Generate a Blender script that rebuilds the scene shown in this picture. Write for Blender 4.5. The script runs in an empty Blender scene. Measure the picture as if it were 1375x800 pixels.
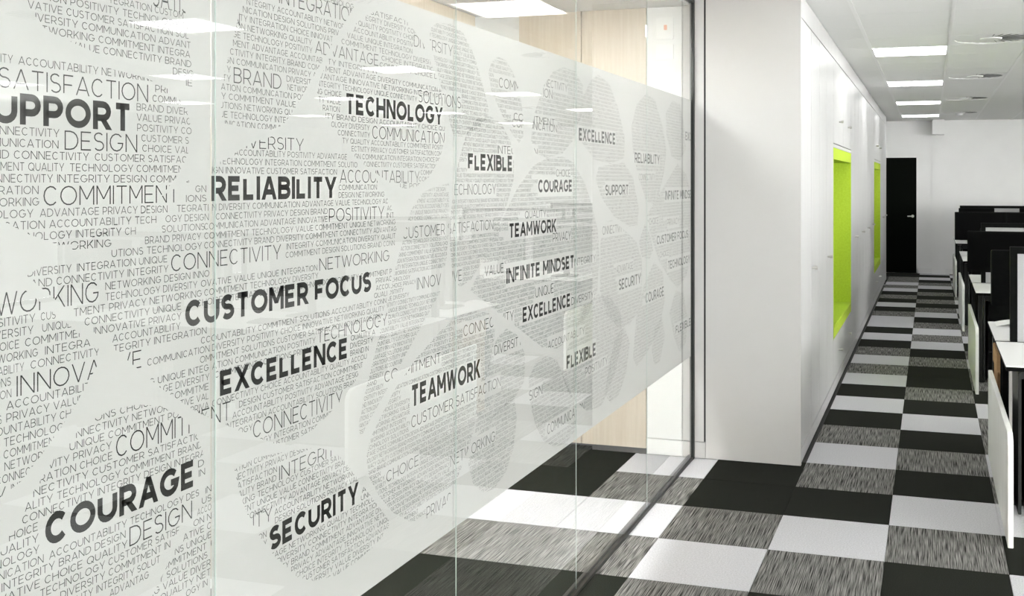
import bpy, bmesh, math, random
from mathutils import Vector
random.seed(7)
sc = bpy.context.scene
C = sc.collection

# ------------------------------------------------------------------ camera
FPX, PX, PY, EYE = 1398.0, 817.0, 244.0, 1.626
TH = math.atan((1250 - PX) / FPX)
cam_d = bpy.data.cameras.new('camera'); cam = bpy.data.objects.new('camera', cam_d); C.objects.link(cam)
cam.location = (0, 0, EYE); cam.rotation_euler = (math.pi/2, 0, TH)
cam_d.sensor_width = 36; cam_d.sensor_fit = 'HORIZONTAL'; cam_d.lens = FPX/1375*36
cam_d.shift_x = (687.5-PX)/1375; cam_d.shift_y = (PY-400)/1375
cam_d.clip_start = 0.05; cam_d.clip_end = 100
sc.camera = cam

# ------------------------------------------------------------------ world and exposure
w = bpy.data.worlds.new('world'); sc.world = w; w.use_nodes = True
w.node_tree.nodes['Background'].inputs[0].default_value = (1.0, 1.0, 0.98, 1)
w.node_tree.nodes['Background'].inputs[1].default_value = 8.2
sc.view_settings.view_transform = 'Standard'; sc.view_settings.look = 'None'
sc.view_settings.gamma = 1; sc.view_settings.use_curve_mapping = False
sc.view_settings.exposure = 1.38
LIGHT_POWER = 3.4        # radiance of the office light panels
ROOM_POWER = 17.0         # radiance of the unseen panels added in the meeting room
sc.cycles.max_bounces = 10; sc.cycles.transparent_max_bounces = 16
sc.cycles.use_denoising = True

# ------------------------------------------------------------------ main measures (metres)
XG = -1.335              # corridor face of the glass wall
XC = -0.71               # cabinet front
YE = 6.0                 # plane of the white end panel and of the meeting room end wall
HC = 2.705               # ceiling
YF = 19.3                # far wall
XR, YB = 9.2, -4.0       # right wall, wall behind the camera
XM = -2.75               # meeting room left wall
T1, T2 = 0.5, 0.497      # carpet tile
LY0, LYP = 6.02, 2.94    # light rows
LX0, LXP = -0.165, 2.4   # light columns

# ------------------------------------------------------------------ materials
def mat(name, col, rough=0.5, spec=0.5, metal=0.0, emit=None, power=0.0):
    m = bpy.data.materials.new(name); m.use_nodes = True
    b = m.node_tree.nodes['Principled BSDF']
    b.inputs['Base Color'].default_value = (*col, 1); b.inputs['Roughness'].default_value = rough
    b.inputs['Specular IOR Level'].default_value = spec; b.inputs['Metallic'].default_value = metal
    if emit:
        b.inputs['Emission Color'].default_value = (*emit, 1); b.inputs['Emission Strength'].default_value = power
    return m
def noisy(m, col1, col2, scale=(30, 30, 30), detail=3, bump=0.0, lo=0.35, hi=0.65, coord='Object', rnd=False):
    nt = m.node_tree; N = nt.nodes; L = nt.links; b = N['Principled BSDF']
    tc = N.new('ShaderNodeTexCoord'); mp = N.new('ShaderNodeMapping'); mp.inputs['Scale'].default_value = scale
    L.new(tc.outputs[coord], mp.inputs['Vector'])
    if rnd:
        oi = N.new('ShaderNodeObjectInfo'); mu = N.new('ShaderNodeMath'); mu.operation = 'MULTIPLY'; mu.inputs[1].default_value = 57.0
        cx = N.new('ShaderNodeCombineXYZ'); L.new(oi.outputs['Random'], mu.inputs[0])
        L.new(mu.outputs[0], cx.inputs[0]); L.new(mu.outputs[0], cx.inputs[1]); L.new(cx.outputs[0], mp.inputs['Location'])
    nz = N.new('ShaderNodeTexNoise'); nz.inputs['Scale'].default_value = 1.0; nz.inputs['Detail'].default_value = detail
    L.new(mp.outputs[0], nz.inputs['Vector'])
    cr = N.new('ShaderNodeValToRGB'); cr.color_ramp.elements[0].position = lo; cr.color_ramp.elements[1].position = hi
    cr.color_ramp.elements[0].color = (*col1, 1); cr.color_ramp.elements[1].color = (*col2, 1)
    L.new(nz.outputs['Fac'], cr.inputs['Fac']); L.new(cr.outputs[0], b.inputs['Base Color'])
    if bump:
        bp = N.new('ShaderNodeBump'); bp.inputs['Strength'].default_value = bump; bp.inputs['Distance'].default_value = 0.003
        L.new(nz.outputs['Fac'], bp.inputs['Height']); L.new(bp.outputs[0], b.inputs['Normal'])
    return m
M = {}
M['wall'] = noisy(mat('wall_paint', (.8, .8, .79), .7), (.88, .88, .87), (.90, .90, .89), (3, 3, 3))
M['wallroom'] = mat('meeting_room_paint', (.76, .76, .75), .7)
M['ceil'] = noisy(mat('ceiling_tile', (.72, .72, .69), .9, .2), (.88, .885, .865), (.93, .935, .915), (220, 220, 220), 4, .15)
M['tee'] = mat('ceiling_grid', (.95, .95, .94), .4)
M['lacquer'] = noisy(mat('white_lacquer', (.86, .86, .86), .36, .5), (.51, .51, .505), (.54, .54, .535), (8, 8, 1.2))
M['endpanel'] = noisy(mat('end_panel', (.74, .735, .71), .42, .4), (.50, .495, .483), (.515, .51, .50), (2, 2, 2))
M['white'] = mat('white_laminate', (.84, .84, .83), .35)
M['sidep'] = noisy(mat('side_panel_white', (.74, .75, .71), .45), (.82, .83, .79), (.87, .88, .84), (14, 14, 2))
M['gap'] = mat('dark_gap', (.012, .012, .012), .7)
M['black'] = noisy(mat('black_plastic', (.012, .013, .013), .55, .05), (.003, .0034, .0034), (.005, .0055, .005), (40, 40, 40))
M['screen'] = mat('black_screen', (.002, .002, .0022), .5, .04)
M['blackfab'] = noisy(mat('black_fabric', (.012, .012, .012), .9, .1), (.006, .006, .006), (.014, .014, .014), (300, 300, 300))
M['steel'] = mat('brushed_steel', (.62, .61, .58), .28, .5, 1.0)
M['blacksteel'] = mat('black_steel', (.02, .022, .02), .35, .5, .3)
M['rail'] = mat('dark_anodised', (.02, .02, .018), .35, .4, .2)
M['green'] = noisy(mat('green_felt', (.34, .62, .03), .8, .2), (.40, .54, .04), (.45, .60, .055), (60, 60, 60))
M['door'] = mat('black_door', (.003, .004, .003), .6, .03)
M['card'] = noisy(mat('cardboard', (.42, .26, .13), .85, .1), (.40, .25, .12), (.46, .29, .15), (6, 6, 60))
M['greyfab'] = noisy(mat('pale_grey_fabric', (.62, .62, .63), .9, .1), (.42, .42, .43), (.46, .46, .47), (250, 250, 250))
M['paper'] = mat('paper', (.85, .85, .83), .6)
M['ink'] = mat('black_print', (.013, .013, .011), .5, .3)
M['inkthin'] = mat('black_thin_print', (.018, .018, .017), .5, .3)
M['joint'] = mat('glass_joint', (.42, .50, .47), .3)
M['ventback'] = mat('vent_back_grey', (.22, .22, .21), .7)
M['plate'] = mat('plate', (.80, .80, .79), .4)
M['pink'] = mat('salmon_label', (.75, .36, .25), .5)
M['lamp'] = mat('light_diffuser', (.9, .9, .9), .4, emit=(1.0, 1.0, .985), power=LIGHT_POWER)
M['room_fill'] = mat('fill_diffuser_room', (.9, .9, .9), .4, emit=(1.0, 1.0, 1.0), power=ROOM_POWER)
M['W'] = noisy(mat('carpet_light', (.6, .6, .62), .95, .05), (.46, .46, .48), (.62, .62, .645), (150, 150, 150), 4, .12, .3, .7, rnd=True)
M['K'] = noisy(mat('carpet_black', (.02, .02, .018), .95, .05), (.012, .013, .0105), (.026, .0275, .0225), (260, 260, 260), 4, .12, .3, .7, rnd=True)
M['S'] = noisy(mat('carpet_striped', (.1, .1, .1), .95, .05), (.02, .0205, .018), (.30, .295, .28), (270, 6, 5), 5, .15, .36, .64, rnd=True)
def wood():
    m = mat('birch_veneer', (.7, .55, .38), .38, .4)
    noisy(m, (.52, .44, .345), (.59, .52, .43), (55, 55, 3.0), 4, 0, .3, .7)
    return m
M['wood'] = wood()
def carpet_field():          # the floor beyond the single tiles: same tiles as a cell pattern
    m = mat('carpet_field', (.1, .1, .1), .95, .05); nt = m.node_tree; N = nt.nodes; L = nt.links
    tc = N.new('ShaderNodeTexCoord'); mp = N.new('ShaderNodeMapping')
    mp.inputs['Location'].default_value = (0.19/T1, -4.61/T2, 0); mp.inputs['Scale'].default_value = (1/T1, 1/T2, 1)
    L.new(tc.outputs['Object'], mp.inputs['Vector'])
    fl = N.new('ShaderNodeVectorMath'); fl.operation = 'FLOOR'; L.new(mp.outputs[0], fl.inputs[0])
    wn = N.new('ShaderNodeTexWhiteNoise'); L.new(fl.outputs[0], wn.inputs['Vector'])
    cr = N.new('ShaderNodeValToRGB'); cr.color_ramp.interpolation = 'CONSTANT'
    e = cr.color_ramp.elements; e[0].color = (.02, .021, .018, 1); e[1].position = .36; e[1].color = (.07, .07, .068, 1)
    n = e.new(.70); n.color = (.54, .54, .56, 1)
    L.new(wn.outputs['Value'], cr.inputs['Fac']); L.new(cr.outputs[0], N['Principled BSDF'].inputs['Base Color'])
    return m
M['field'] = carpet_field()
def glass():
    m = bpy.data.materials.new('clear_glass'); m.use_nodes = True; nt = m.node_tree; N = nt.nodes; L = nt.links
    N.remove(N['Principled BSDF']); out = N['Material Output']
    fr = N.new('ShaderNodeFresnel'); fr.inputs['IOR'].default_value = 1.62
    geo = N.new('ShaderNodeNewGeometry'); inv = N.new('ShaderNodeMath'); inv.operation = 'SUBTRACT'; inv.inputs[0].default_value = 1
    L.new(geo.outputs['Backfacing'], inv.inputs[1])
    mu = N.new('ShaderNodeMath'); mu.operation = 'MULTIPLY'; L.new(fr.outputs[0], mu.inputs[0]); L.new(inv.outputs[0], mu.inputs[1])
    tr = N.new('ShaderNodeBsdfTransparent'); tr.inputs[0].default_value = (.985, .995, .99, 1)
    gl = N.new('ShaderNodeBsdfGlossy'); gl.inputs['Roughness'].default_value = 0.0; gl.inputs[0].default_value = (1, 1, 1, 1)
    mx = N.new('ShaderNodeMixShader'); L.new(mu.outputs[0], mx.inputs[0]); L.new(tr.outputs[0], mx.inputs[1]); L.new(gl.outputs[0], mx.inputs[2])
    L.new(mx.outputs[0], out.inputs[0]); return m
M['glass'] = glass()
def film():
    m = mat('frosted_film', (.56, .555, .545), .6, .2); nt = m.node_tree; N = nt.nodes; L = nt.links
    b = N['Principled BSDF']; out = N['Material Output']
    tl = N.new('ShaderNodeBsdfTranslucent'); tl.inputs[0].default_value = (.62, .61, .60, 1)
    mx = N.new('ShaderNodeMixShader'); mx.inputs[0].default_value = .34
    L.new(b.outputs[0], mx.inputs[1]); L.new(tl.outputs[0], mx.inputs[2]); L.new(mx.outputs[0], out.inputs[0]); return m
M['film'] = film()

# ------------------------------------------------------------------ helpers
def link(name, me, parent=None):
    o = bpy.data.objects.new(name, me); C.objects.link(o)
    if parent: o.parent = parent
    return o
class MB:
    def __init__(s): s.v = []; s.f = []; s.m = []
    def quad(s, pts, mi=0):
        n = len(s.v); s.v += [tuple(p) for p in pts]; s.f.append(tuple(range(n, n+len(pts)))); s.m.append(mi)
    def box(s, x0, x1, y0, y1, z0, z1, mi=0):
        n = len(s.v)
        s.v += [(x0,y0,z0),(x1,y0,z0),(x1,y1,z0),(x0,y1,z0),(x0,y0,z1),(x1,y0,z1),(x1,y1,z1),(x0,y1,z1)]
        for q in ((3,2,1,0),(4,5,6,7),(0,1,5,4),(1,2,6,5),(2,3,7,6),(3,0,4,7)):
            s.f.append(tuple(n+i for i in q)); s.m.append(mi)
        return s
    def prism(s, poly, axis, a, b, mi=0):      # convex/concave polygon extruded along axis
        n = len(s.v); k = len(poly)
        for t in (a, b):
            for p, q in poly: s.v.append((t, p, q) if axis == 'x' else (p, t, q) if axis == 'y' else (p, q, t))
        s.f.append(tuple(n+i for i in range(k))[::-1]); s.f.append(tuple(n+k+i for i in range(k))); s.m += [mi, mi]
        for i in range(k):
            j = (i+1) % k; s.f.append((n+i, n+j, n+k+j, n+k+i)); s.m.append(mi)
        return s
    def cyl(s, c, r, axis, a, b, n=16, mi=0, r2=None):
        r2 = r if r2 is None else r2; m0 = len(s.v)
        for t, rr in ((a, r), (b, r2)):
            for i in range(n):
                p = c[0]+rr*math.cos(2*math.pi*i/n); q = c[1]+rr*math.sin(2*math.pi*i/n)
                s.v.append((t, p, q) if axis == 'x' else (p, t, q) if axis == 'y' else (p, q, t))
        s.f.append(tuple(m0+i for i in range(n))[::-1]); s.f.append(tuple(m0+n+i for i in range(n))); s.m += [mi, mi]
        for i in range(n):
            j = (i+1) % n; s.f.append((m0+i, m0+j, m0+n+j, m0+n+i)); s.m.append(mi)
        return s
    def mesh(s, name, mats, bev=0, fix=True):
        me = bpy.data.meshes.new(name); me.from_pydata(s.v, [], s.f)
        for k in (mats if isinstance(mats, (list, tuple)) else [mats]): me.materials.append(M[k])
        me.polygons.foreach_set('material_index', s.m)
        if fix or bev:
            bm = bmesh.new(); bm.from_mesh(me)
            bmesh.ops.recalc_face_normals(bm, faces=bm.faces)
            if bev: bmesh.ops.bevel(bm, geom=list(bm.edges), offset=bev, segments=2, affect='EDGES', clamp_overlap=True)
            bm.to_mesh(me); bm.free()
        me.update(); return me
    def build(s, name, mats, parent=None, bev=0, fix=True): return link(name, s.mesh(name, mats, bev, fix), parent)
def struct(o): o['kind'] = 'structure'; return o
def empty(name, loc=(0, 0, 0)):
    o = bpy.data.objects.new(name, None); C.objects.link(o); o.location = loc; o.empty_display_size = .1; return o
def tag(o, label, cat, group=None):
    o['label'] = label; o['category'] = cat
    if group: o['group'] = group
    return o

# ------------------------------------------------------------------ floor and carpet tiles
floor = struct(MB().box(XM-.1, XR, YB, YF, -.06, -.008).build('floor', 'gap'))
fld = MB()
tile_me = {}
for k in 'WKS':
    tile_me[k] = MB().box(-.2494, .2494, -.2479, .2479, -.008, 0).mesh('carpet_tile_'+k, k, .0012)
def seq(s): return list(s)
cols = {   # first row index, pattern string (W light, K black, S striped), one letter per tile
    0:  (-4, 'SWKK' + 'SWKSKWKSKKSKWSWSKWSKSKSKWSKWKW'),
    -1: (-4, 'WKKS' + 'WKSWSKWKWSWSKWKWWSKWKSKWSWSSKK'),
    -2: (-6, 'KWSWSW' + 'SKKSWKSW' + 'K'*0),
    -3: (-6, 'SKWSKS' + 'WSWKS'),
    -4: (-6, 'KSWKKS' + 'WKKSW'),
    -5: (-6, 'WSKWSW' + 'KSWSK'),
    1:  (-4, 'KSSW' + 'KWSWSSWKSSWSKWSSWKWKWSKKSWSKWS'),
    2:  (-1, 'K' + 'SWKSKWKSWKSWKSKWSKWSKWSKWSKWSK'),
    3:  (-1, 'W' + 'KSWKSWSKWSKSWKWSKSWKSWKSWKSKWS'),
}
# fix: nearest tiles of column 0 are black then light, seen at the bottom edge
n = 0
done = set()
for c, (k0, pat) in cols.items():
    for i, ch in enumerate(pat):
        k = k0+i
        if c <= -2 and 2 < k < 26: continue
        o = link('carpet_tile', tile_me[ch], floor)
        o.location = (-.19 + T1*(c+.5), 4.61 + T2*(k+.5), 0); done.add((c, k)); n += 1
for c in range(-6, 19):
    for k in range(-18, 30):
        if (c, k) in done or (c <= -2 and 2 < k < 25): continue
        x0 = -.19+T1*c; y0 = 4.61+T2*k
        fld.box(max(x0, XM), min(x0+T1, XR-.01), max(y0, YB), min(y0+T2, YF), -.008, 0)
o = fld.build('carpet_field', 'field', floor, fix=False); o['kind'] = 'stuff'

# ------------------------------------------------------------------ walls and ceiling shell
struct(MB().box(XM-.1, XR, YF, YF+.1, 0, 3.0).build('wall_far', 'wall'))
wr = MB().box(XR, XR+.12, YB, YF, 0, .85).box(XR, XR+.12, YB, YF, 2.58, 3.0).box(XR, XR+.12, 10.7, YF, .85, 2.58)
for y in (-4.0, -1.0, 2.0, 5.0, 8.0): wr.box(XR, XR+.12, y, y+.3, .85, 2.58)
struct(wr.build('wall_right', 'wall', fix=False))
wb = MB().box(XM-.1, XR+.1, YB-.12, YB, 0, .85).box(XM-.1, XR+.1, YB-.12, YB, 2.58, 3.0)
for x in (XM-.1, 2.6, 5.6, 8.7): wb.box(x, x+(5.55 if x < -1 else .6), YB-.12, YB, .85, 2.58)
struct(wb.build('wall_back', 'wall', fix=False))
def added_window(nm, x0, x1, y0, y1):  # unseen windows, added so daylight brightens ceiling and walls
    e = struct(empty(nm, ((x0+x1)/2, (y0+y1)/2, .85))); bpy.context.view_layer.update(); a = x1-x0 > y1-y0; t = .05
    fr = MB().box(x0, x1, y0, y1, .85, .85+t).box(x0, x1, y0, y1, 2.58-t, 2.58)
    if a: fr.box(x0, x0+t, y0, y1, .85, 2.58).box(x1-t, x1, y0, y1, .85, 2.58).box((x0+x1-t)/2, (x0+x1+t)/2, y0, y1, .85, 2.58)
    else: fr.box(x0, x1, y0, y0+t, .85, 2.58).box(x0, x1, y1-t, y1, .85, 2.58).box(x0, x1, (y0+y1-t)/2, (y0+y1+t)/2, .85, 2.58)
    o = fr.build('added_window_frame', 'tee'); o.parent = e; o.matrix_parent_inverse = e.matrix_world.inverted()
for i, y in enumerate((-3.7, -.7, 2.3, 5.3, 8.3)): added_window('added_window_%d' % (i+1), XR+.02, XR+.08, y, min(y+2.7, 10.7))
for i, x in enumerate((3.2, 6.2)): added_window('added_window_%d' % (i+6), x, x+(2.4 if i < 1 else 2.5), YB-.08, YB-.02)
wl = struct(MB().box(XM-.1, XM, YB, YE+.1, 0, 3.0).build('wall_meeting_room', 'wall'))
struct(MB().box(-1.42, -1.32, YE+.125, YF, 0, 3.0).build('wall_behind_cabinets', 'wall'))
bf = struct(MB().box(-.24, XR, YF-.012, YF, 0, .09).build('baseboard_far', 'white'))
struct(MB().box(.02, .24, YF-.03, YF, 0, HC).build('trim_1', 'wall'))
struct(MB().box(.025, .225, YF-.36, YF-.03, 2.45, HC+.02).build('trim_2', 'wall'))
# far door
d = empty('door_1', (-.67, YF, 0)); struct(d)
def at(o, par):        # child keeps its world coordinates
    o.parent = par; o.matrix_parent_inverse = par.matrix_world.inverted(); return o
def setp(par): bpy.context.view_layer.update(); return par
setp(d)
at(MB().box(-1.14, -.245, YF-.025, YF-.001, .01, 2.055).build('door_leaf', 'door', bev=.002), d)
h = MB().box(-.40, -.30, YF-.075, YF-.06, 1.005, 1.025).cyl((-.31, 1.015), .011, 'y', YF-.075, YF-.025).cyl((-.31, 1.015), .026, 'y', YF-.032, YF-.025)
at(h.build('door_handle', 'steel', bev=.002), d)
at(MB().box(-1.15, -.235, YF-.012, YF-.0005, 2.055, 2.075).box(-.245, -.232, YF-.012, YF-.0005, 0, 2.055).build('door_frame', 'wall'), d)

ceiling = struct(MB().box(XM-.1, XR, YB, YF, HC+.012, HC+.10).build('ceiling', 'tee'))
CX0, CTX = .135, .6
CY0, CTY = LY0-.294, .588       # start of the light row cell
ctile = MB().box(-.288, .288, -.2925, .2925, 0, .012).mesh('ceiling_tile', 'ceil')
lights = set(); vents = set()
for r in range(-3, 5):
    for c in range(0, 4):
        lights.add((-1+4*c, 5*r))
for r in range(-1, 5): vents.add((0, 5*r-1)); 
for r in range(0, 4): vents.add((4, 5*r-1)); vents.add((8, 5*r-1))
rest = MB(); cnt = 0
for i in range(-2, 16):
    for j in range(-17, 23):
        x = CX0+CTX*(i+.5); y = CY0+CTY*(j+.5)
        if (i, j) in lights or (i, j) in vents: continue
        if y > YF+.2 or y < YB: continue
        if i < -2 or (i == -2 and y > YE): 
            if i < -2: continue
        if -2 <= i <= 7 and -2 <= j <= 22 and cnt < 260:
            o = link('ceiling_tile', ctile, ceiling); o.location = (x, y, HC); cnt += 1
        else:
            y1 = min(y+.2925, YF-.001); rest.box(x-.288, min(x+.288, XR-.001), y-.2925, y1, HC, HC+.012)
o = rest.build('ceiling_tile', 'ceil', ceiling, fix=False); o['kind'] = 'stuff'
for i in range(-1, 17):
    x = CX0+CTX*i
    if x < XR: MB().box(x-.0125, x+.0125, YB, YF, HC-.002, HC+.004).build('grid_bar', 'tee', ceiling, fix=False)
# light panels
def panel(x, y, lamp, z=HC, hx=.285, hy=.28):
    e = empty('ceiling_light', (x, y, z))
    f = MB()
    f.box(-hx-.012, hx+.012, -hy-.012, -hy, -.004, .012); f.box(-hx-.012, hx+.012, hy, hy+.012, -.004, .012)
    f.box(-hx-.012, -hx, -hy, hy, -.004, .012); f.box(hx, hx+.012, -hy, hy, -.004, .012)
    f.build('light_frame', 'tee', e)
    MB().box(-hx, hx, -hy, hy, .0, .006).build('diffuser', lamp, e)
    return e
rows_in = {1: 'nearest', 2: 'second', 3: 'third', 4: 'farthest'}
for (i, j) in sorted(lights):
    x = CX0+CTX*(i+.5); y = CY0+CTY*(j+.5)
    if y > YF-.3: continue
    e = panel(x, y, 'lamp'); r = j//5; c = (i+1)//4
    if c == 0 and r in rows_in:
        tag(e, 'square white ceiling light over the corridor, %s of the four in view' % rows_in[r], 'ceiling light', 'ceiling light panels over the corridor')
    elif c == 0 and r == 0:
        tag(e, 'square white ceiling light seen only as the large reflection in the top of the glass', 'ceiling light', 'ceiling light panels over the corridor')
    elif c == 0:
        tag(e, 'square white ceiling light over the corridor beside or behind the camera, out of view', 'ceiling light', 'ceiling lights out of view over the near corridor')
    else:
        tag(e, 'square white ceiling light over the desks, out of view or only mirrored in the glass', 'ceiling light', 'ceiling lights over the desks')
# swirl vents
vn = {1: 'nearest, at the right edge', 2: 'second from the front', 3: 'third from the front', 4: 'farthest'}
def vent(x, y):
    e = empty('ceiling_vent', (x, y, HC))
    pl = MB(); R0 = .262; n = 32
    for k in range(n):       # square plate with a round hole
        a0, a1 = 2*math.pi*k/n, 2*math.pi*(k+1)/n
        def sq(a): m = max(abs(math.cos(a)), abs(math.sin(a))); return (.287*math.cos(a)/m, .287*math.sin(a)/m)
        p = [(R0*math.cos(a0), R0*math.sin(a0)), (R0*math.cos(a1), R0*math.sin(a1)), sq(a1), sq(a0)]
        pl.prism(p, 'z', 0, .006)
    pl.build('vent_plate', 'tee', e)
    MB().cyl((0, 0), R0+.01, 'z', .009, .0115, 32).build('vent_back', 'ventback', e)
    bl = MB(); nb = 24
    for k in range(nb):
        a = 2*math.pi*k/nb; da = .24
        def P(r, a, z): return (r*math.cos(a), r*math.sin(a), z)
        bl.quad([P(.08, a, .003), P(.26, a+.06, .002), P(.26, a+.06+da, .006), P(.08, a+da*1.15, .006)])
    bl.build('vent_blade', 'tee', e, fix=False)['kind'] = 'stuff'
    MB().cyl((0, 0), .075, 'z', -.003, .006, 24, r2=.08).build('vent_hub', 'tee', e)
    return e
for (i, j) in sorted(vents):
    x = CX0+CTX*(i+.5); y = CY0+CTY*(j+.5); r = (j+1)//5
    if y > YF-.3: continue
    e = vent(x, y)
    if i == 0 and r in vn: tag(e, 'square white swirl ceiling vent with radial blades, %s of the row' % vn[r], 'ceiling vent', 'swirl vents in the ceiling')
    else: tag(e, 'white swirl ceiling vent over the desks, out of view', 'ceiling vent', 'swirl vents out of view')
sen = MB().cyl((0, 0), .05, 'z', -.035, .002, 20, r2=.062).build('smoke_detector', 'plate'); sen.location = (.43, 17.35, HC)
tag(sen, 'small round cream smoke detector on the ceiling before the far wall', 'smoke detector')

# ------------------------------------------------------------------ cabinet run along the corridor
ZT, ZF, ZP = 2.57, HC-.003, .095
DX = .02      # door thickness
body_x0 = -1.28
def knob(parent, y, z):
    k = MB().cyl((0, 0), .011, 'x', .016, .036, 14).cyl((0, 0), .007, 'x', 0, .0165, 14)
    o = k.build('knob', 'steel', bev=.0015); o.location = (XC, y, z)
    setp(parent); at(o, parent); return o
def tall(y0, nd, label):
    e = empty('tall_cabinet', (-1.0, y0, 0)); tag(e, label, 'cabinet', 'white tall cabinets along the corridor'); setp(e)
    wd = .5125; y1 = y0+nd*wd
    at(MB().box(body_x0, XC-DX-.003, y0+.001, y1-.001, ZP, ZT).build('body', 'gap'), e)
    for i in range(nd):
        a, b = y0+i*wd+.0022, y0+(i+1)*wd-.0022
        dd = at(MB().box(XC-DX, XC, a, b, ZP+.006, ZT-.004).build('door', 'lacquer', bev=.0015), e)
        if i % 2 == 1: knob(dd, a+.045, 1.088)
        for z in (2.28, 1.03, .42):       # small hinge screw covers
            c = MB().cyl((b-.03 if i % 2 == 0 else b-.03, z), .005, 'x', XC-.001, XC+.0012, 8).build('screw_cover', 'steel')
            setp(dd); at(c, dd)
    return y1
def alcove(y0, y1, label):
    e = empty('alcove_unit', (-1.0, y0, 0)); tag(e, label, 'cabinet', 'units with lime green seating alcoves'); setp(e)
    ym = (y0+y1)/2
    at(MB().box(body_x0, XC-DX-.003, y0+.001, y1-.001, ZP, .415).box(body_x0, XC-DX-.003, y0+.001, y1-.001, 1.925, ZT).box(body_x0, body_x0+.03, y0+.001, y1-.001, .415, 1.925).build('body', 'gap'), e)
    xi = body_x0+.031
    at(MB().box(xi, XC, y0+.002, y0+.03, .42, 1.888).build('green_side', 'green'), e)
    at(MB().box(xi, XC, y1-.03, y1-.002, .42, 1.888).build('green_side', 'green'), e)
    at(MB().box(xi, xi+.02, y0+.03, y1-.03, .51, 1.80).build('green_back', 'green'), e)
    at(MB().box(xi, XC, y0+.03, y1-.03, 1.80, 1.888).build('green_soffit', 'green'), e)
    at(MB().box(xi, XC+.002, y0+.03, y1-.03, .42, .51).build('green_seat', 'green', bev=.006), e)
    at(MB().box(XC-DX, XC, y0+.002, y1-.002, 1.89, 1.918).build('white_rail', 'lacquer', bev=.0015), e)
    for a, b in ((y0+.0022, ym-.0022), (ym+.0022, y1-.0022)):
        dd = at(MB().box(XC-DX, XC, a, b, ZP+.006, .415).build('lower_door', 'lacquer', bev=.0015), e); knob(dd, (a+b)/2+.02, .275)
        dd = at(MB().box(XC-DX, XC, a, b, 1.924, ZT-.004).build('upper_door', 'lacquer', bev=.0015), e); knob(dd, (a+b)/2+.06, 2.11)
yA = tall(6.035, 4, 'white cabinet with four tall flush doors, nearest, beside the grey end panel')
alcove(yA, 9.93, 'white unit with the nearer and larger lime green seating alcove')
yB_ = tall(9.93, 8, 'long white cabinet with eight tall doors between the two green alcoves')
alcove(yB_, 15.80, 'white unit with the farther lime green alcove')
yC = tall(15.80, 4, 'white cabinet with four tall doors at the far end next to the black door')
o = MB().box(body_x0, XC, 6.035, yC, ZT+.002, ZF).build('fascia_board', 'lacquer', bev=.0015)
tag(o, 'long white fascia closing the cabinet run up to the ceiling', 'fascia')
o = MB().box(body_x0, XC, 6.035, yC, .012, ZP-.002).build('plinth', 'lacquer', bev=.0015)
tag(o, 'long white plinth board under the cabinet run along the carpet', 'plinth')
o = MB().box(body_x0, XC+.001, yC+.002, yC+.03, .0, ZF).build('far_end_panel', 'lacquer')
tag(o, 'narrow white end panel closing the far end of the cabinet run', 'panel')
# end panel facing the camera: big sheet, filler strip, skirting
ep = empty('end_panel', (-1.0, YE, 0)); tag(ep, 'tall pale grey-white end panel of the cabinet run facing the camera', 'panel'); setp(ep)
at(MB().box(-1.262, XC+.001, YE, YE+.032, .004, ZF).build('panel_sheet', 'endpanel', bev=.0015), ep)
at(MB().box(-1.40, -1.2725, YE, YE+.032, .10, ZF).build('filler_strip', 'endpanel', bev=.001), ep)
at(MB().box(-1.40, -1.2635, YE-.002, YE+.032, .004, .097).build('skirting', 'endpanel', bev=.001), ep)
at(MB().box(-1.2735, -1.261, YE+.004, YE+.03, .1, ZF).build('shadow_gap', 'gap'), ep)

# ------------------------------------------------------------------ meeting room behind the glass
ZM = 2.665
struct(MB().box(XM, XG-.03, YB, YE+.1, ZM, ZM+.03).build('ceiling_meeting_room', 'wallroom'))
we = struct(MB().box(XM, -1.40, YE+.034, YE+.12, 0, HC).build('wall_end', 'wallroom'))
for a, b in ((-2.44, -2.035), (-2.03, -1.625)):
    MB().box(a, b, YE+.004, YE+.034, .035, ZM-.002).build('wood_panel', 'wood', we, bev=.001)
MB().box(-2.44, -1.625, YE+.010, YE+.034, .0, .033).build('skirting', 'gap', we)
MB().box(-1.62, -1.402, YE+.004, YE+.034, .10, ZM-.002).build('white_panel', 'wallroom', we, bev=.001)
MB().box(-1.62, -1.402, YE+.001, YE+.034, .004, .096).build('skirting', 'wallroom', we, bev=.001)
for y0 in (1.2, 2.4, 3.6, 4.8):
    MB().box(XM, XM+.02, y0+.003, y0+1.19, .05, ZM-.002).build('wood_panel', 'wood', wl, bev=.001)
for (z0, z1, lab) in ((2.47, 2.60, 1), (2.35, 2.44, 0)):
    e = empty('wall_plate', (-1.51, YE, z0)); setp(e)
    at(MB().box(-1.56, -1.455, YE-.008, YE+.0035, z0, z1).build('plate', 'plate', bev=.002), e)
    if lab:
        at(MB().box(-1.512, -1.493, YE-.0095, YE-.008, 2.525, 2.555).build('red_mark', 'pink'), e)
        tag(e, 'pale square wall plate with a small salmon mark, high behind the glass', 'wall plate')
    else:
        at(MB().box(-1.545, -1.47, YE-.010, YE-.008, z0+.02, z1-.02).build('rocker', 'plate', bev=.001), e)
        tag(e, 'plain pale wall plate just below the one with the salmon mark', 'wall plate')
for y in (-2.4, 3.0, 4.5):  # unseen lamps, added to brighten the room and light the film from behind
    e = panel(-2.05, y, 'room_fill', ZM)
    tag(e, 'unseen square white ceiling light added in the meeting room to backlight the printed film', 'ceiling light', 'added ceiling lights inside the meeting room')

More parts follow.
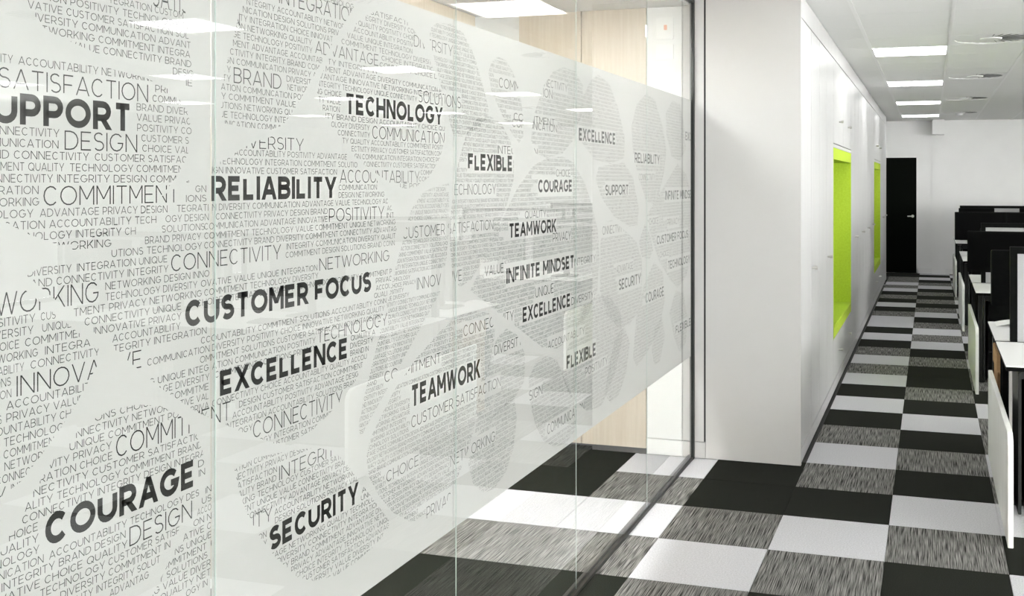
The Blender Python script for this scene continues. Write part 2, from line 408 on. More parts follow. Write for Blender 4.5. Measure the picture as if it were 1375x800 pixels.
# ------------------------------------------------------------------ glass wall
seams = [YB, -2.60, -1.52, -.44, .636, 1.716, 2.796, 3.883, 4.957, 5.972]
wg = struct(empty('wall_left', (XG, 0, 0))); setp(wg)
ZG0, ZG1 = .022, HC-.03
for a, b in zip(seams[:-1], seams[1:]):
    at(MB().box(XG-.010, XG, a+.0015, b-.0015, ZG0, ZG1).build('glass_pane', 'glass'), wg)
for y in seams[1:-1]:
    at(MB().box(XG-.0022, XG-.0002, y-.0009, y+.0009, ZG0, ZG1).build('glass_joint', 'joint'), wg)
at(MB().box(XG-.028, XG-.011, YB, 5.985, .0, .024).box(XG-.011, XG+.006, YB, 5.985, 0, .015).build('bottom_rail', 'rail', bev=.001), wg)
at(MB().box(XG-.022, XG+.012, YB, 5.985, HC-.032, HC).build('top_rail', 'rail', bev=.001), wg)
at(MB().box(XG-.016, XG+.008, 5.973, 5.999, .0, HC-.002).build('end_post', 'blacksteel', bev=.001), wg)

# film and its printing -------------------------------------------------
XP = XG-.010                    # plane the pixels of the print are read on
XFILM = XG-.0106; XINK = XG-.01035
FZ0, FZ1 = .604, 2.105
fm = MB()
for a, b in zip(seams[3:-1], seams[4:]):
    fm.box(XFILM-.0006, XFILM, a+.0012, b-.0012, FZ0, FZ1)
film_o = at(fm.build('frosted_film', 'film'), wg)

cs, sn = math.cos(TH), math.sin(TH)
def wallpt(u, v):               # pixel of the photograph to (Y, z) on the film plane
    a = (u-PX)/FPX; dx = a*cs-sn; dy = a*sn+cs; dz = -(v-PY)/FPX
    t = XP/dx; return (dy*t, EYE+dz*t)

# stroke alphabet: width, list of strokes; 'p' polyline, 'd' straight diagonal with level ends
def arc(cx, cy, rx, ry, a0, a1, n):
    return [(cx+rx*math.cos(math.radians(a0+(a1-a0)*i/n)), cy+ry*math.sin(math.radians(a0+(a1-a0)*i/n))) for i in range(n+1)]
def glyphs(n):
    g = {}
    g['A'] = (.80, [('d', (.0, 0), (.5, 1)), ('d', (1, 0), (.5, 1)), ('p', [(.2, .27), (.8, .27)])])
    b1 = [(.0, 1)]+arc(.55, .765, .40, .235, 90, -90, n)+[(0, .53)]
    b2 = [(.0, .53)]+arc(.6, .265, .40, .265, 90, -90, n)+[(0, 0)]
    g['B'] = (.66, [('p', [(0, 0), (0, 1)]), ('p', b1), ('p', b2)])
    g['C'] = (.74, [('p', arc(.52, .5, .52, .5, 42, 318, 2*n))])
    g['D'] = (.76, [('p', [(0, 0), (0, 1)]), ('p', [(0, 1)]+arc(.4, .5, .6, .5, 90, -90, n+2)+[(0, 0)])])
    g['E'] = (.60, [('p', [(1, 1), (0, 1), (0, 0), (1, 0)]), ('p', [(0, .5), (.88, .5)])])
    g['F'] = (.58, [('p', [(1, 1), (0, 1), (0, 0)]), ('p', [(0, .48), (.88, .48)])])
    g['G'] = (.86, [('p', arc(.5, .5, .5, .5, 42, 330, 2*n)+[(.98, .46), (.58, .46)])])
    g['H'] = (.72, [('p', [(0, 0), (0, 1)]), ('p', [(1, 0), (1, 1)]), ('p', [(0, .5), (1, .5)])])
    g['I'] = (.0, [('p', [(0, 0), (0, 1)])])
    g['K'] = (.68, [('p', [(0, 0), (0, 1)]), ('d', (.0, .30), (.95, 1)), ('d', (1, 0), (.38, .58))])
    g['L'] = (.54, [('p', [(0, 1), (0, 0), (1, 0)])])
    g['M'] = (.84, [('p', [(0, 0), (0, 1)]), ('p', [(1, 0), (1, 1)]), ('d', (.5, .28), (.0, 1)), ('d', (.5, .28), (1, 1))])
    g['N'] = (.74, [('p', [(0, 0), (0, 1)]), ('p', [(1, 0), (1, 1)]), ('d', (1, 0), (0, 1))])
    g['O'] = (.92, [('p', arc(.5, .5, .5, .5, 90, 450, 3*n))])
    g['P'] = (.62, [('p', [(0, 0), (0, 1)]), ('p', [(0, 1)]+arc(.56, .68, .44, .32, 90, -90, n)+[(0, .36)])])
    g['Q'] = (.92, [('p', arc(.5, .5, .5, .5, 90, 450, 3*n)), ('d', (1.0, -.02), (.62, .32))])
    g['R'] = (.66, [('p', [(0, 0), (0, 1)]), ('p', [(0, 1)]+arc(.54, .69, .42, .31, 90, -90, n)+[(0, .38)]), ('d', (1, 0), (.50, .40))])
    g['S'] = (.60, [('p', arc(.48, .755, .46, .245, 35, 255, n+2)+arc(.50, .26, .50, .26, 80, -145, n+2))])
    g['T'] = (.68, [('p', [(0, 1), (1, 1)]), ('p', [(.5, 0), (.5, 1)])])
    g['U'] = (.72, [('p', [(0, 1), (0, .38)]+arc(.5, .38, .5, .38, 180, 360, n+1)+[(1, 1)])])
    g['V'] = (.78, [('d', (.5, 0), (0, 1)), ('d', (.5, 0), (1, 1))])
    g['W'] = (1.16, [('d', (.25, 0), (0, 1)), ('d', (.25, 0), (.5, 1)), ('d', (.75, 0), (.5, 1)), ('d', (.75, 0), (1, 1))])
    g['X'] = (.74, [('d', (0, 0), (.97, 1)), ('d', (1, 0), (.03, 1))])
    g['Y'] = (.74, [('p', [(.5, 0), (.5, .44)]), ('d', (.5, .38), (0, 1)), ('d', (.5, .38), (1, 1))])
    return g
GL = {2: glyphs(3), 3: glyphs(5), 5: glyphs(8)}
SPACE = .42
def adv(ch, w, track): return SPACE if ch == ' ' else GL[2][ch][0]+w+track
def natural(s, w, track): return sum(adv(c, w, track) for c in s)-track
def glyph_quads(ch, w, q):
    gw, st = GL[q][ch]; gw = gw+w; out = []
    sx = gw-w; hw = w/2
    fx = lambda x: hw+x*sx
    fy = lambda y: hw+y*(1-w)
    for s in st:
        if s[0] == 'p':
            P = [(fx(x), fy(y)) for i, (x, y) in enumerate(s[1]) if i == 0 or abs(x-s[1][i-1][0])+abs(y-s[1][i-1][1]) > 1e-4]
            if len(P) == 2 and P[0][0] == P[1][0]:      # stems reach full height
                y0, y1 = s[1][0][1], s[1][1][1]; x = P[0][0]
                out.append([(x-hw, y0), (x+hw, y0), (x+hw, y1), (x-hw, y1)]); continue
            closed = abs(P[0][0]-P[-1][0]) < 1e-6 and abs(P[0][1]-P[-1][1]) < 1e-6
            if closed: P = P[:-1]
            m = len(P); off = []
            for i in range(m):
                a = P[i-1] if (i > 0 or closed) else None; b = P[(i+1) % m] if (i < m-1 or closed) else None
                def nrm(p, r):
                    dx, dy = r[0]-p[0], r[1]-p[1]; l = math.hypot(dx, dy) or 1; return (-dy/l, dx/l)
                if a is None: nx, ny = nrm(P[i], b)
                elif b is None: nx, ny = nrm(a, P[i])
                else:
                    n1, n2 = nrm(a, P[i]), nrm(P[i], b); sxx, syy = n1[0]+n2[0], n1[1]+n2[1]
                    l2 = sxx*sxx+syy*syy; k = 2/l2 if l2 > .3 else 1; nx, ny = sxx*k, syy*k
                off.append((nx*hw, ny*hw))
            for i in range(m if closed else m-1):
                j = (i+1) % m; p, r, o1, o2 = P[i], P[j], off[i], off[j]
                out.append([(p[0]-o1[0], p[1]-o1[1]), (r[0]-o2[0], r[1]-o2[1]), (r[0]+o2[0], r[1]+o2[1]), (p[0]+o1[0], p[1]+o1[1])])
        else:
            (x0, y0), (x1, y1) = s[1], s[2]
            X0, X1 = fx(x0), fx(x1)
            L = math.hypot(X1-X0, y1-y0); hh = hw*L/abs(y1-y0)*.96
            # keep level ends inside the letter box
            def cl(x): return x
            out.append([(cl(X0)-hh, y0), (cl(X0)+hh, y0), (cl(X1)+hh, y1), (cl(X1)-hh, y1)])
    return out, gw
GQ = {}
def gq(ch, w, q):
    k = (ch, w, q)
    if k not in GQ: GQ[k] = glyph_quads(ch, w, q)
    return GQ[k]
def hull(pts):
    pts = sorted(set(pts))
    def half(ps):
        h = []
        for p in ps:
            while len(h) > 1 and (h[-1][0]-h[-2][0])*(p[1]-h[-2][1])-(h[-1][1]-h[-2][1])*(p[0]-h[-2][0]) <= 0: h.pop()
            h.append(p)
        return h[:-1]
    return half(pts)+half(pts[::-1])      # counter clockwise
def inside(p, H):
    for i in range(len(H)):
        a = H[i-1]; b = H[i]
        if (b[0]-a[0])*(p[1]-a[1])-(b[1]-a[1])*(p[0]-a[0]) < 0: return False
    return True
def clip(poly, H):
    for i in range(len(H)):
        a, b = H[i-1], H[i]; ex, ey = b[0]-a[0], b[1]-a[1]; out = []
        dd = [ex*(p[1]-a[1])-ey*(p[0]-a[0]) for p in poly]
        for j in range(len(poly)):
            p, r, d0, d1 = poly[j-1], poly[j], dd[j-1], dd[j]
            if (d0 >= 0) != (d1 >= 0):
                t = d0/(d0-d1); out.append((p[0]+t*(r[0]-p[0]), p[1]+t*(r[1]-p[1])))
            if d1 >= 0: out.append(r)
        poly = out
        if len(poly) < 3: return None
    return poly
def put(mb, s, y0, z0, cap, sx, w, q, H=None, track=.14):
    """text from y0 on baseline z0; sx = metres per em unit across"""
    x = y0
    for ch in s:
        if ch != ' ':
            quads, gw = gq(ch, w, q)
            vis = 0
            if H is not None:
                cr = [(x, z0), (x+gw*sx, z0), (x, z0+cap), (x+gw*sx, z0+cap)]
                ins = [inside(c, H) for c in cr]
                vis = 2 if all(ins) else 1
            for Q in quads:
                P = [(x+a*sx, z0+b*cap) for a, b in Q]
                if vis == 1:
                    P = clip(P, H)
                    if P is None: continue
                mb.quad([(XINK, a, b) for a, b in P][::-1])
        x += adv(ch, w, track)*sx
    return x

# cells of the pattern, traced as outlines on the film (pixels of the photograph, read onto the wall plane)
BL = {
 1: [(35,0),(46,20),(62,40),(95,56),(150,70),(215,88),(235,100),(250,115),(262,130),(262,90),(256,45),(245,5),(238,-30),(200,-80),(90,-80),(30,-30)],
 2: [(0,70),(60,76),(140,90),(195,104),(235,124),(252,150),(258,177),(252,210),(236,240),(206,275),(170,305),(130,325),(80,329),(40,315),(0,295),(-60,250),(-70,150),(-50,90)],
 3: [(36,370),(95,356),(150,343),(208,308),(243,268),(278,240),(310,210),(342,190),(380,179),(420,183),(462,200),(500,233),(522,265),(533,300),(531,345),(520,405),(503,455),(486,500),(448,550),(420,577),(395,591),(370,596),(330,582),(262,552),(215,520),(160,472),(118,432),(70,396)],
 4: [(0,362),(20,382),(47,403),(75,428),(105,452),(140,474),(130,492),(117,515),(98,550),(85,570),(60,605),(30,645),(0,668),(-60,660),(-80,500),(-40,370)],
 5: [(150,550),(185,543),(215,545),(240,556),(262,578),(272,605),(278,640),(272,665),(262,690),(236,720),(215,748),(190,785),(170,830),(0,900),(-30,800),(-5,762),(28,705),(42,665),(70,620),(95,588),(120,566)],
 6: [(284,640),(284,830),(185,840),(205,800),(222,765),(250,722),(268,692)],
 7: [(330,-15),(326,20),(315,55),(302,95),(297,120),(297,145),(299,165),(330,171),(365,174),(380,168),(396,146),(410,118),(424,88),(441,54),(458,30),(476,8),(470,-5),(440,-40),(350,-40)],
 8: [(508,13),(530,17),(550,32),(568,58),(580,88),(590,114),(598,150),(598,185),(590,214),(577,237),(560,250),(545,254),(525,246),(495,226),(470,205),(448,178),(434,150),(425,128),(430,105),(442,78),(460,50),(485,25)],
 9: [(588,30),(605,32),(622,44),(636,72),(646,105),(656,145),(655,158),(640,173),(622,183),(609,182),(604,165),(599,135),(591,97),(583,70),(576,48),(580,36)],
 10: [(668,76),(678,80),(690,98),(697,120),(702,150),(703,182),(697,192),(688,180),(672,150),(660,122),(656,98),(660,84)],
 11: [(640,160),(658,156),(674,166),(686,190),(690,215),(690,240),(682,270),(668,310),(652,345),(632,376),(618,385),(608,375),(604,330),(606,280),(614,225),(626,180)],
 12: [(585,250),(603,246),(603,300),(600,345),(592,390),(575,410),(556,432),(545,465),(520,510),(500,550),(484,588),(482,570),(490,530),(504,480),(520,425),(530,375),(540,325),(552,282),(568,258)],
 13: [(717,222),(735,212),(755,210),(770,218),(785,245),(795,275),(803,310),(805,350),(802,390),(790,422),(770,452),(748,468),(728,466),(712,452),(698,428),(680,405),(640,396),(632,390),(640,372),(655,342),(672,300),(695,252)],
 14: [(640,417),(658,421),(665,436),(662,470),(652,500),(643,545),(630,600),(612,648),(597,680),(572,697),(550,700),(528,688),(508,664),(496,640),(492,615),(497,590),(512,558),(532,520),(560,480),(590,446),(615,424)],
 15: [(680,441),(695,450),(705,475),(704,512),(692,533),(670,552),(650,562),(638,583),(640,562),(650,520),(658,482),(667,455)],
 16: [(690,530),(694,560),(690,600),(680,632),(665,655),(650,662),(636,650),(629,625),(632,600),(645,578),(668,552)],
 17: [(735,477),(748,484),(757,505),(768,530),(776,556),(772,578),(760,595),(745,600),(730,592),(718,568),(711,535),(710,508),(720,486)],
 18: [(803,395),(820,400),(834,420),(836,455),(826,500),(808,545),(788,552),(766,532),(755,505),(757,485),(768,450),(785,412)],
 19: [(757,90),(773,96),(783,115),(782,150),(770,188),(755,206),(735,212),(720,206),(713,188),(717,155),(730,115),(743,96)],
 20: [(803,100),(818,112),(830,145),(839,185),(838,212),(820,220),(798,214),(782,192),(777,162),(783,130),(793,108)],
 21: [(838,218),(850,238),(858,280),(856,302),(845,304),(825,291),(808,266),(800,240),(804,224),(820,224)],
 22: [(868,125),(880,135),(890,170),(895,200),(892,230),(885,260),(878,274),(868,270),(858,240),(850,205),(848,170),(855,140)],
 23: [(903,135),(913,140),(919,170),(921,200),(913,216),(902,210),(895,182),(894,152)],
 24: [(910,219),(922,235),(929,270),(929,330),(922,370),(910,386),(900,376),(885,350),(875,320),(868,290),(880,275),(895,248)],
 25: [(810,300),(822,295),(840,310),(855,325),(862,350),(862,390),(856,420),(845,436),(830,440),(815,422),(806,390),(806,330)],
 26: [(866,300),(873,315),(877,336),(872,348),(862,345),(858,325)],
 27: [(878,352),(890,365),(893,400),(886,440),(870,472),(855,492),(850,480),(854,430),(864,385)],
 28: [(907,390),(918,394),(923,425),(921,460),(913,474),(905,452),(899,420)],
 29: [(838,437),(846,460),(841,500),(831,530),(820,541),(812,530),(818,490),(826,455)],
 30: [(889,425),(893,450),(886,485),(879,491),(875,470),(880,440)],
}
HU = {k: hull([wallpt(*p) for p in v]) for k, v in BL.items()}
BB = {k: (min(p[0] for p in H), max(p[0] for p in H), min(p[1] for p in H), max(p[1] for p in H)) for k, H in HU.items()}
BL31 = [(315,630),(345,614),(390,605),(425,601),(446,605),(460,616),(472,632),(490,665),(510,688),(524,700),(520,712),(505,731),(475,757),(450,773),(422,780),(400,775),(370,748),(350,722),(333,692),(322,662)]
HU[31] = hull([wallpt(*p) for p in BL31]); H = HU[31]
BB[31] = (min(p[0] for p in H), max(p[0] for p in H), min(p[1] for p in H), max(p[1] for p in H))

EXCL = []      # rectangles of the large words (Y0, Y1, z0, z1)
def bigword(txt, xl, yb, yt, xr, w, q=5, clipcells=False, mat_='ink', name='printed_word', ymax=5.968, frac=None):
    Y0, z0 = wallpt(xl, yb); _, z1 = wallpt(xl, yt); Y1, _ = wallpt(xr, yb)
    cap = z1-z0; tk = .10 if w > .15 else .14; nat = natural(txt if frac is None else frac, w, tk); sx = (Y1-Y0)/nat
    if frac is not None:               # only the tail of the word was measured: step back to its start
        head = txt[:len(txt)-len(frac)]; Y0 -= sum(adv(c, w, tk) for c in head)*sx
    mb = MB()
    if clipcells:
        for k, H in HU.items():
            b = BB[k]
            if b[1] < Y0 or b[0] > Y1 or b[3] < z0 or b[2] > z0+cap: continue
            put(mb, txt, Y0, z0, cap, sx, w, q, H, tk)
    else:
        lim = [(-5, 0), (ymax, 0), (ymax, 3), (-5, 3)]
        put(mb, txt, Y0, z0, cap, sx, w, q, lim, tk)
    EXCL.append((Y0-.006, Y1+.006, z0-.0035, z0+cap+.0035))
    if mb.f:
        at(mb.build(name, mat_, fix=False), film_o)
setp(film_o)
BOLD = [ # word, left x, baseline y, top y (at left), right x
 ('RELIABILITY',284,270,236,452),('CUSTOMER FOCUS',249,440,404,498.5),
 ('EXCELLENCE',295.5,532,498.5,467.5),('COURAGE',61,735,692,262),('SECURITY',362,741,709,481.5),('TECHNOLOGY',463.5,152.5,124.5,594.5),
 ('FLEXIBLE',628.5,228.5,205.5,688.5),('COURAGE',723,258.5,241,768.5),('SUPPORT',813,262.5,248,844),('TEAMWORK',683.5,319.5,300,747),
 ('INFINITE MINDSET',680,381,360.5,771),('EXCELLENCE',702,433,413,766),('TEAMWORK',552,547,518,645),('FLEXIBLE',761,497,478,800.5),
 ('EXCELLENCE',777.5,188.5,171.5,826.5),('RELIABILITY',852.5,218.5,204.5,886),('INFINITE MINDSET',893.5,268.5,256,931),
 ('CUSTOMER FOCUS',882,328.5,316.5,924),('TECHNOLOGY',897,362,350.5,926.5),('SECURITY',831,390,375.5,860.5),('COURAGE',867,407.5,393.5,891.5),
 ('FLEXIBLE',907.5,448.5,437.5,927.5),('EXCELLENCE',920.5,188,176.5,944)]
bigword('SUPPORT', 27, 167, 125, 177, .238, frac='PPORT')
for t, xl, yb, yt, xr in BOLD:
    wt = .238 if yb-yt > 22 else (.21 if yb-yt > 15.5 else .165)
    bigword(t, xl, yb, yt, xr, wt)
MED = [
 ('SATISFACTION',-2,117,89,199),('DESIGN',87,201,175,184.5),('COMMITMENT',58.5,276.5,249.5,240),('INTEGRATION',375,4,-18,479),
 ('ADVANTAGE',423.5,71,54,508.5),('BRAND',314,111,90,378),('DIVERSITY',556,62,46.5,608),('SOLUTIONS',562,137,120,619),
 ('COMMUNICATION',500,186,168.5,597),('ACCOUNTABILITY',456.5,245.5,227.5,563.5),('DIVERSITY',316,198,180,408),('POSITIVITY',442,298,280,516),
 ('CONNECTIVITY',230,365,342,377.5),('NETWORKING',429,363.5,347,523),('INNOVATIVE',22.5,532.5,505,190.5),('COMMITMENT',156,615,586,310),
 ('DESIGN',174,734,708,258),('TECHNOLOGY',426,461,442.5,520),('CONNECTIVITY',340,589,566,460),('COMMITMENT',516.5,514,499,592),
 ('CONNECTIVITY',622.5,452,437,690),('DIVERSITY',664,477,464,701),('CUSTOMER SATISFACTION',552.5,575,559,672.5),('INTEGRITY',375,645,626,460),
 ('CHOICE',519,648,633,562.5),('CUSTOMER SATISFACTION',541,321,305,662.5),('INNOVATIVE',560,389,373,620.5),('VALUE',651,371,357.5,676.5),
 ('TECHNOLOGY',604,262,247,666),('QUALITY',705,293.5,283.5,733.5),('PRIVACY',742.5,325,313,766.5),('INTEGRITY',771,357.5,347.5,800),
 ('UNIQUE',719,400,386.5,743.5),('DIVERSITY',767.5,409.5,399.5,797),('INTEGRATION',668,206,195,722),('COMMUNICATION',670,117,103.5,742),
 ('COMMITMENT',690,161,151,745),('COMMUNICATION',688,170,159,748),('CONNECTIVITY',716,112,101,762),('CONNECTIVITY',805.5,316,304.5,839),
 ('CHOICE',747,237,227,766),('ACCOUNTABILITY',736,469,458.5,785),('POSITIVITY',786,505,494,816),('DESIGN',699,545,531,728.5),
 ('COMMUNICATION',735,584,570,785),('NETWORKING',605,627,612,665),('PRIVACY',573,697,681,612),('SATISFACTION',205,8,-26,322),
 ('CHOICE',872,302,293,884),('PRIVACY',896,303,294,912),('CONNECTIVITY',858,242,233,880),('ADVANTAGE',828,367,357,850),('CHOICE',886,346,338,898)]
for t, xl, yb, yt, xr in MED:
    bigword(t, xl, yb, yt, xr, .070 if yb-yt > 14 else .085, 3, True, 'ink')
bigword('NETWORKING', -6, 425, 394, 133, .070, 3, True, frac='WORKING')
bigword('QUALITY', 340, 711, 691, 366, .070, 3, True, frac='ITY')
bigword('DIVERSITY', -20, 684, 662, 8, .070, 3, True, frac='TY')

WORDS = 'BRAND QUALITY CHOICE VALUE DESIGN UNIQUE PRIVACY SOLUTIONS DIVERSITY INTEGRITY INNOVATIVE POSITIVITY TECHNOLOGY NETWORKING COMMITMENT ADVANTAGE CONNECTIVITY INTEGRATION COMMUNICATION ACCOUNTABILITY CUSTOMER SATISFACTION'.split()
W_S = .086
def rows_from(cells, ox, oy, text):
    """transcribed rows: x  baseline  right x  words, in a 4x enlarged tile whose corner is ox, oy"""
    for line in text.strip().split('\n'):
        p = line.split(); x, yb, xr = (float(p[i]) for i in range(3)); s = ' '.join(p[3:])
        u0, v0, u1 = ox+x/4, oy+yb/4, ox+xr/4
        Y0, z0 = wallpt(u0, v0); Y1, _ = wallpt(u1, v0)
        nat = natural(s, W_S, .14); sx = (Y1-Y0)/nat
        for k in cells:
            b = BB[k]
            if b[1] < Y0 or b[0] > Y1 or b[3] < z0 or b[2] > z0+.014: continue
            TR.setdefault(k, []).append([z0, Y0, Y1, s, sx])
def set_rows():
    """even out the hand-read baselines of each cell onto one regular line spacing, then set the type"""
    for k, rows in TR.items():
        best = None
        for i in range(60):
            p = .0168+i*.00008
            for j in range(24):
                ph = p*j/24; e = sum(min(((z-ph)/p) % 1, 1-((z-ph)/p) % 1)**2 for z, *_ in rows)
                if best is None or e < best[0]: best = (e, p, ph)
        e, p, ph = best; CAP[k] = p*.715; used = []
        for z, Y0, Y1, s, sx in rows:
            f = (z-ph)/p; n = round(f)
            order = [n, n+(1 if f > n else -1), n-(1 if f > n else -1)]
            for c in order:
                if all(u[0] != c or u[2] < Y0+.004 or u[1] > Y1-.004 for u in used): n = c; break
            else: continue
            used.append((n, Y0, Y1))
            put(small.setdefault(k, MB()), s, Y0, ph+n*p, CAP[k], sx, W_S, 2, HU[k])
CAP = {k: .0132 for k in HU}; CAP[5] = CAP[6] = .0142
small = {}; TR = {}
rows_from([1], 0, 0, '''585 15 985 TEGRATION CUSTOM
270 5 1010 ION POSITIVITY TECHNOLOGY IN
150 42 1015 VATIVE CUSTOMER SATISFACTION SOL
150 103 1025 DIVERSITY COMMUNICATION ADVANT
225 178 1022 TWORKING COMMITMENT INTEGRA
380 263 870 VALUE CONNECTIVITY
888 345 1028 BRAND
930 398 1040 DESIG
1000 462 1035 IE''')
rows_from([2], 0, 0, '''5 335 70 ITY
100 347 830 ACCOUNTABILITY NETWORKING
835 492 900 PRI
820 546 1000 COMMUNI
735 598 1010 BRAND DIVER
735 652 1025 VALUE PRIVAC
738 706 1030 POSITIVITY CO
760 764 1015 CUSTOMER S
765 816 1020 CHOICE VAL
-95 712 320 CONNECTIVITY
-185 770 315 COMMUNICATION''')
rows_from([2, 3], 0, 200, '''-80 48 478 AND CONNECTIVITY
510 69 1100 CUSTOMER SATISFACTION
-200 112 345 COMMITMENT QUALITY
375 127 1010 TECHNOLOGY COMMITMENT
-110 180 285 CONNECTIVITY
308 185 1015 INTEGRITY DESIGN COMMUNI
-190 238 208 INTEGRATION
-190 300 212 NETWORKING
-240 370 180 TECHNOLOGY
215 368 900 ADVANTAGE PRIVACY DESIGN
20 435 840 CATION ACCOUNTABILITY TECH
150 490 730 NOLOGY INTEGRITY CH
270 545 600 TWORKING
1050 238 1108 GN
1000 288 1110 IONS
950 346 1120 TEGRATI
890 400 1122 OGY DESIGN
870 448 1100 SOLUTIONS
780 512 1080 BRAND PRIVACY
600 584 1085 UTIONS TECHNOLOGY
150 690 385 DIVERSITY
415 655 900 INTEGRATION UNIQUE
165 738 905 AND CONNECTIVITY INTEGRITY
567 752 1125 NETWORKING DESIGN INNO
567 808 1060 TECHNOLOGY DIVERSITY''')
rows_from([3], 280, 200, '''140 38 745 ACCOUNTABILITY POSITIVITY ADVANTAGE
55 83 800 TECHNOLOGY INTEGRATION COMMITMENT SOLUTIO
20 132 690 IGN INNOVATIVE CUSTOMER SATISFACTION
700 222 905 COMMUNICATION
700 262 945 DESIGN NETWORKING
20 330 965 N DIVERSITY COMMUNICATION ADVANTAGE VALUE TECHNOLOGY AC
40 383 640 CONNECTIVITY PRIVACY DESIGN BRAND
958 368 1015 INTE
960 318 1000 ACC
-22 435 640 COMMUNICATION ADVANTAGE INNOVATIVE
-22 486 1015 COMMITMENT TECHNOLOGY VALUE COMMITMENT UNIQUE NETWORKING I
-22 533 1010 CONNECTIVITY BRAND DIVERSITY COMMITMENT CONNECTIVITY ADVANTAG
420 540 1005 INTEGRITY COMMUNICATION DIVERSITY QUALIT
415 588 1000 COMMITMENT DESIGN SOLUTIONS BRAND CONN
-40 683 585 OVATIVE VALUE UNIQUE INTEGRATION
-22 733 590 COMMITMENT TECHNOLOGY DIVERSITY
-60 788 985 CHOICE INTEGRATION PRIVACY TECHNOLOGY POSITIVITY COMMITMENT P
900 690 985 PRIVAC
900 728 980 ACCOU
890 772 960 QUALI''')
rows_from([3], 280, 400, '''-40 200 955 CCOUNTABILITY COMMITMENT SOLUTIONS ACCOUNTABILITY CONN
20 243 945 DIVERSITY POSITIVITY CHOICE INNOVATIVE NETWORKING QUALITY
-45 305 930 OMMITMENT SOLUTIONS CUSTOMER SATISFACTION ADVANTAGE PRIV
20 337 575 ATION COMMUNICATION POSITIVITY
35 387 578 COMMITMENT SOLUTIONS PRIVACY
765 240 895 QUALITY A
762 278 885 DIVERSITY
762 320 860 BRAND IN
20 592 850 CONNECTIVITY CHOICE ACCOUNTABILITY QUALITY ACCOU
165 598 830 DESIGN CUSTOMER SATISFACTION COMMITMENT
130 652 805 ACCOUNTABILITY POSITIVITY ADVANTAGE DESIG
95 705 790 INTEGRATION ACCOUNTABILITY SOLUTIONS BRAN
160 738 238 OGY
270 778 680 OGY INTEGRATION COMMITM
350 790 640 USTOMER SATISFACT''')
rows_from([3, 4, 5], 0, 400, '''395 95 1085 TMENT PRIVACY NETWORKING
455 145 975 CONNECTIVITY UNIQUE
505 192 975 INNOVATIVE PRIVACY
605 242 970 ACCOUNTABILITY
610 286 1110 TEGRITY INTEGRATION
792 315 1126 COMMUNICATION
803 363 1122 ADVANTAGE COM
770 430 1122 NG UNIQUE INTEG
820 465 1125 TAGE DIVERSITY
870 510 1122 E COMMITME
915 548 1122 VATIVE VAL
965 588 1122 GS PRIVA
1020 620 1112 IVITY
-90 172 190 POSITIVITY
220 133 300 CUS
-75 245 180 DIVERSITY
228 193 385 UNIQUE
-70 292 105 CHOICE
135 270 455 COMMITMEN
-110 362 205 NETWORKING
243 310 530 INTEGRATI
-220 450 130 ACCOUNTABILITY
165 388 535 CONNECTIVITY
-190 505 60 SOLUTIONS
-230 585 62 INTEGRATION
35 607 520 ACCOUNTABILITY
35 672 450 PRIVACY VALUE
-60 700 10 IONS
-100 768 420 CCOUNTABILITY CHO
20 805 375 TECHNOLOGY
510 668 830 ONS CHOICE
410 752 930 NNECTIVITY NETWORK
375 808 985 UNIQUE COMMITMENT POS''')
rows_from([4, 5, 6], 0, 600, '''20 66 290 COMMITMEN
25 132 260 NETWORK
-20 205 230 CONNECTIV
60 250 155 INTE
260 120 600 VITY PRIVACY
215 197 605 RATION CHOICE
180 268 1110 NECTIVITY CUSTOMER SATISFACTION
135 345 1085 ALITY TECHNOLOGY COMMITMENT BRAND
120 415 1100 CONNECTIVITY INTEGRITY DESIGN INTEGRA
50 490 205 HOICE
5 582 208 UALITY
-25 650 212 NOLOGY
-90 735 235 MUNICATION
265 612 1070 ACCOUNTABILITY TECHNOLOGY DES
10 778 675 INTEGRITY BRAND DESIGN
-60 860 685 OVATIVE CHOICE QUALITY
215 815 965 TECHNOLOGY CUSTOMER SATISF
325 810 915 DIVERSITY COMMITMENT IN
380 850 860 ALITY INTEGRITY SOLUT
590 818 800 ADVANTAG
1065 122 1105 DI
1068 172 1102 IN
1105 255 1136 IN
1085 315 1136 US
1060 375 1136 ACCO
1040 432 1136 ON N
985 500 1136 ATIVE C
940 578 1136 NS UNIQUE
870 665 1110 OMMITMENT
825 742 1115 TY SOLUTIONS
790 808 1132 ING VALUE DIVER
860 832 1132 QUALITY NET
1000 820 1115 OGY IN''')
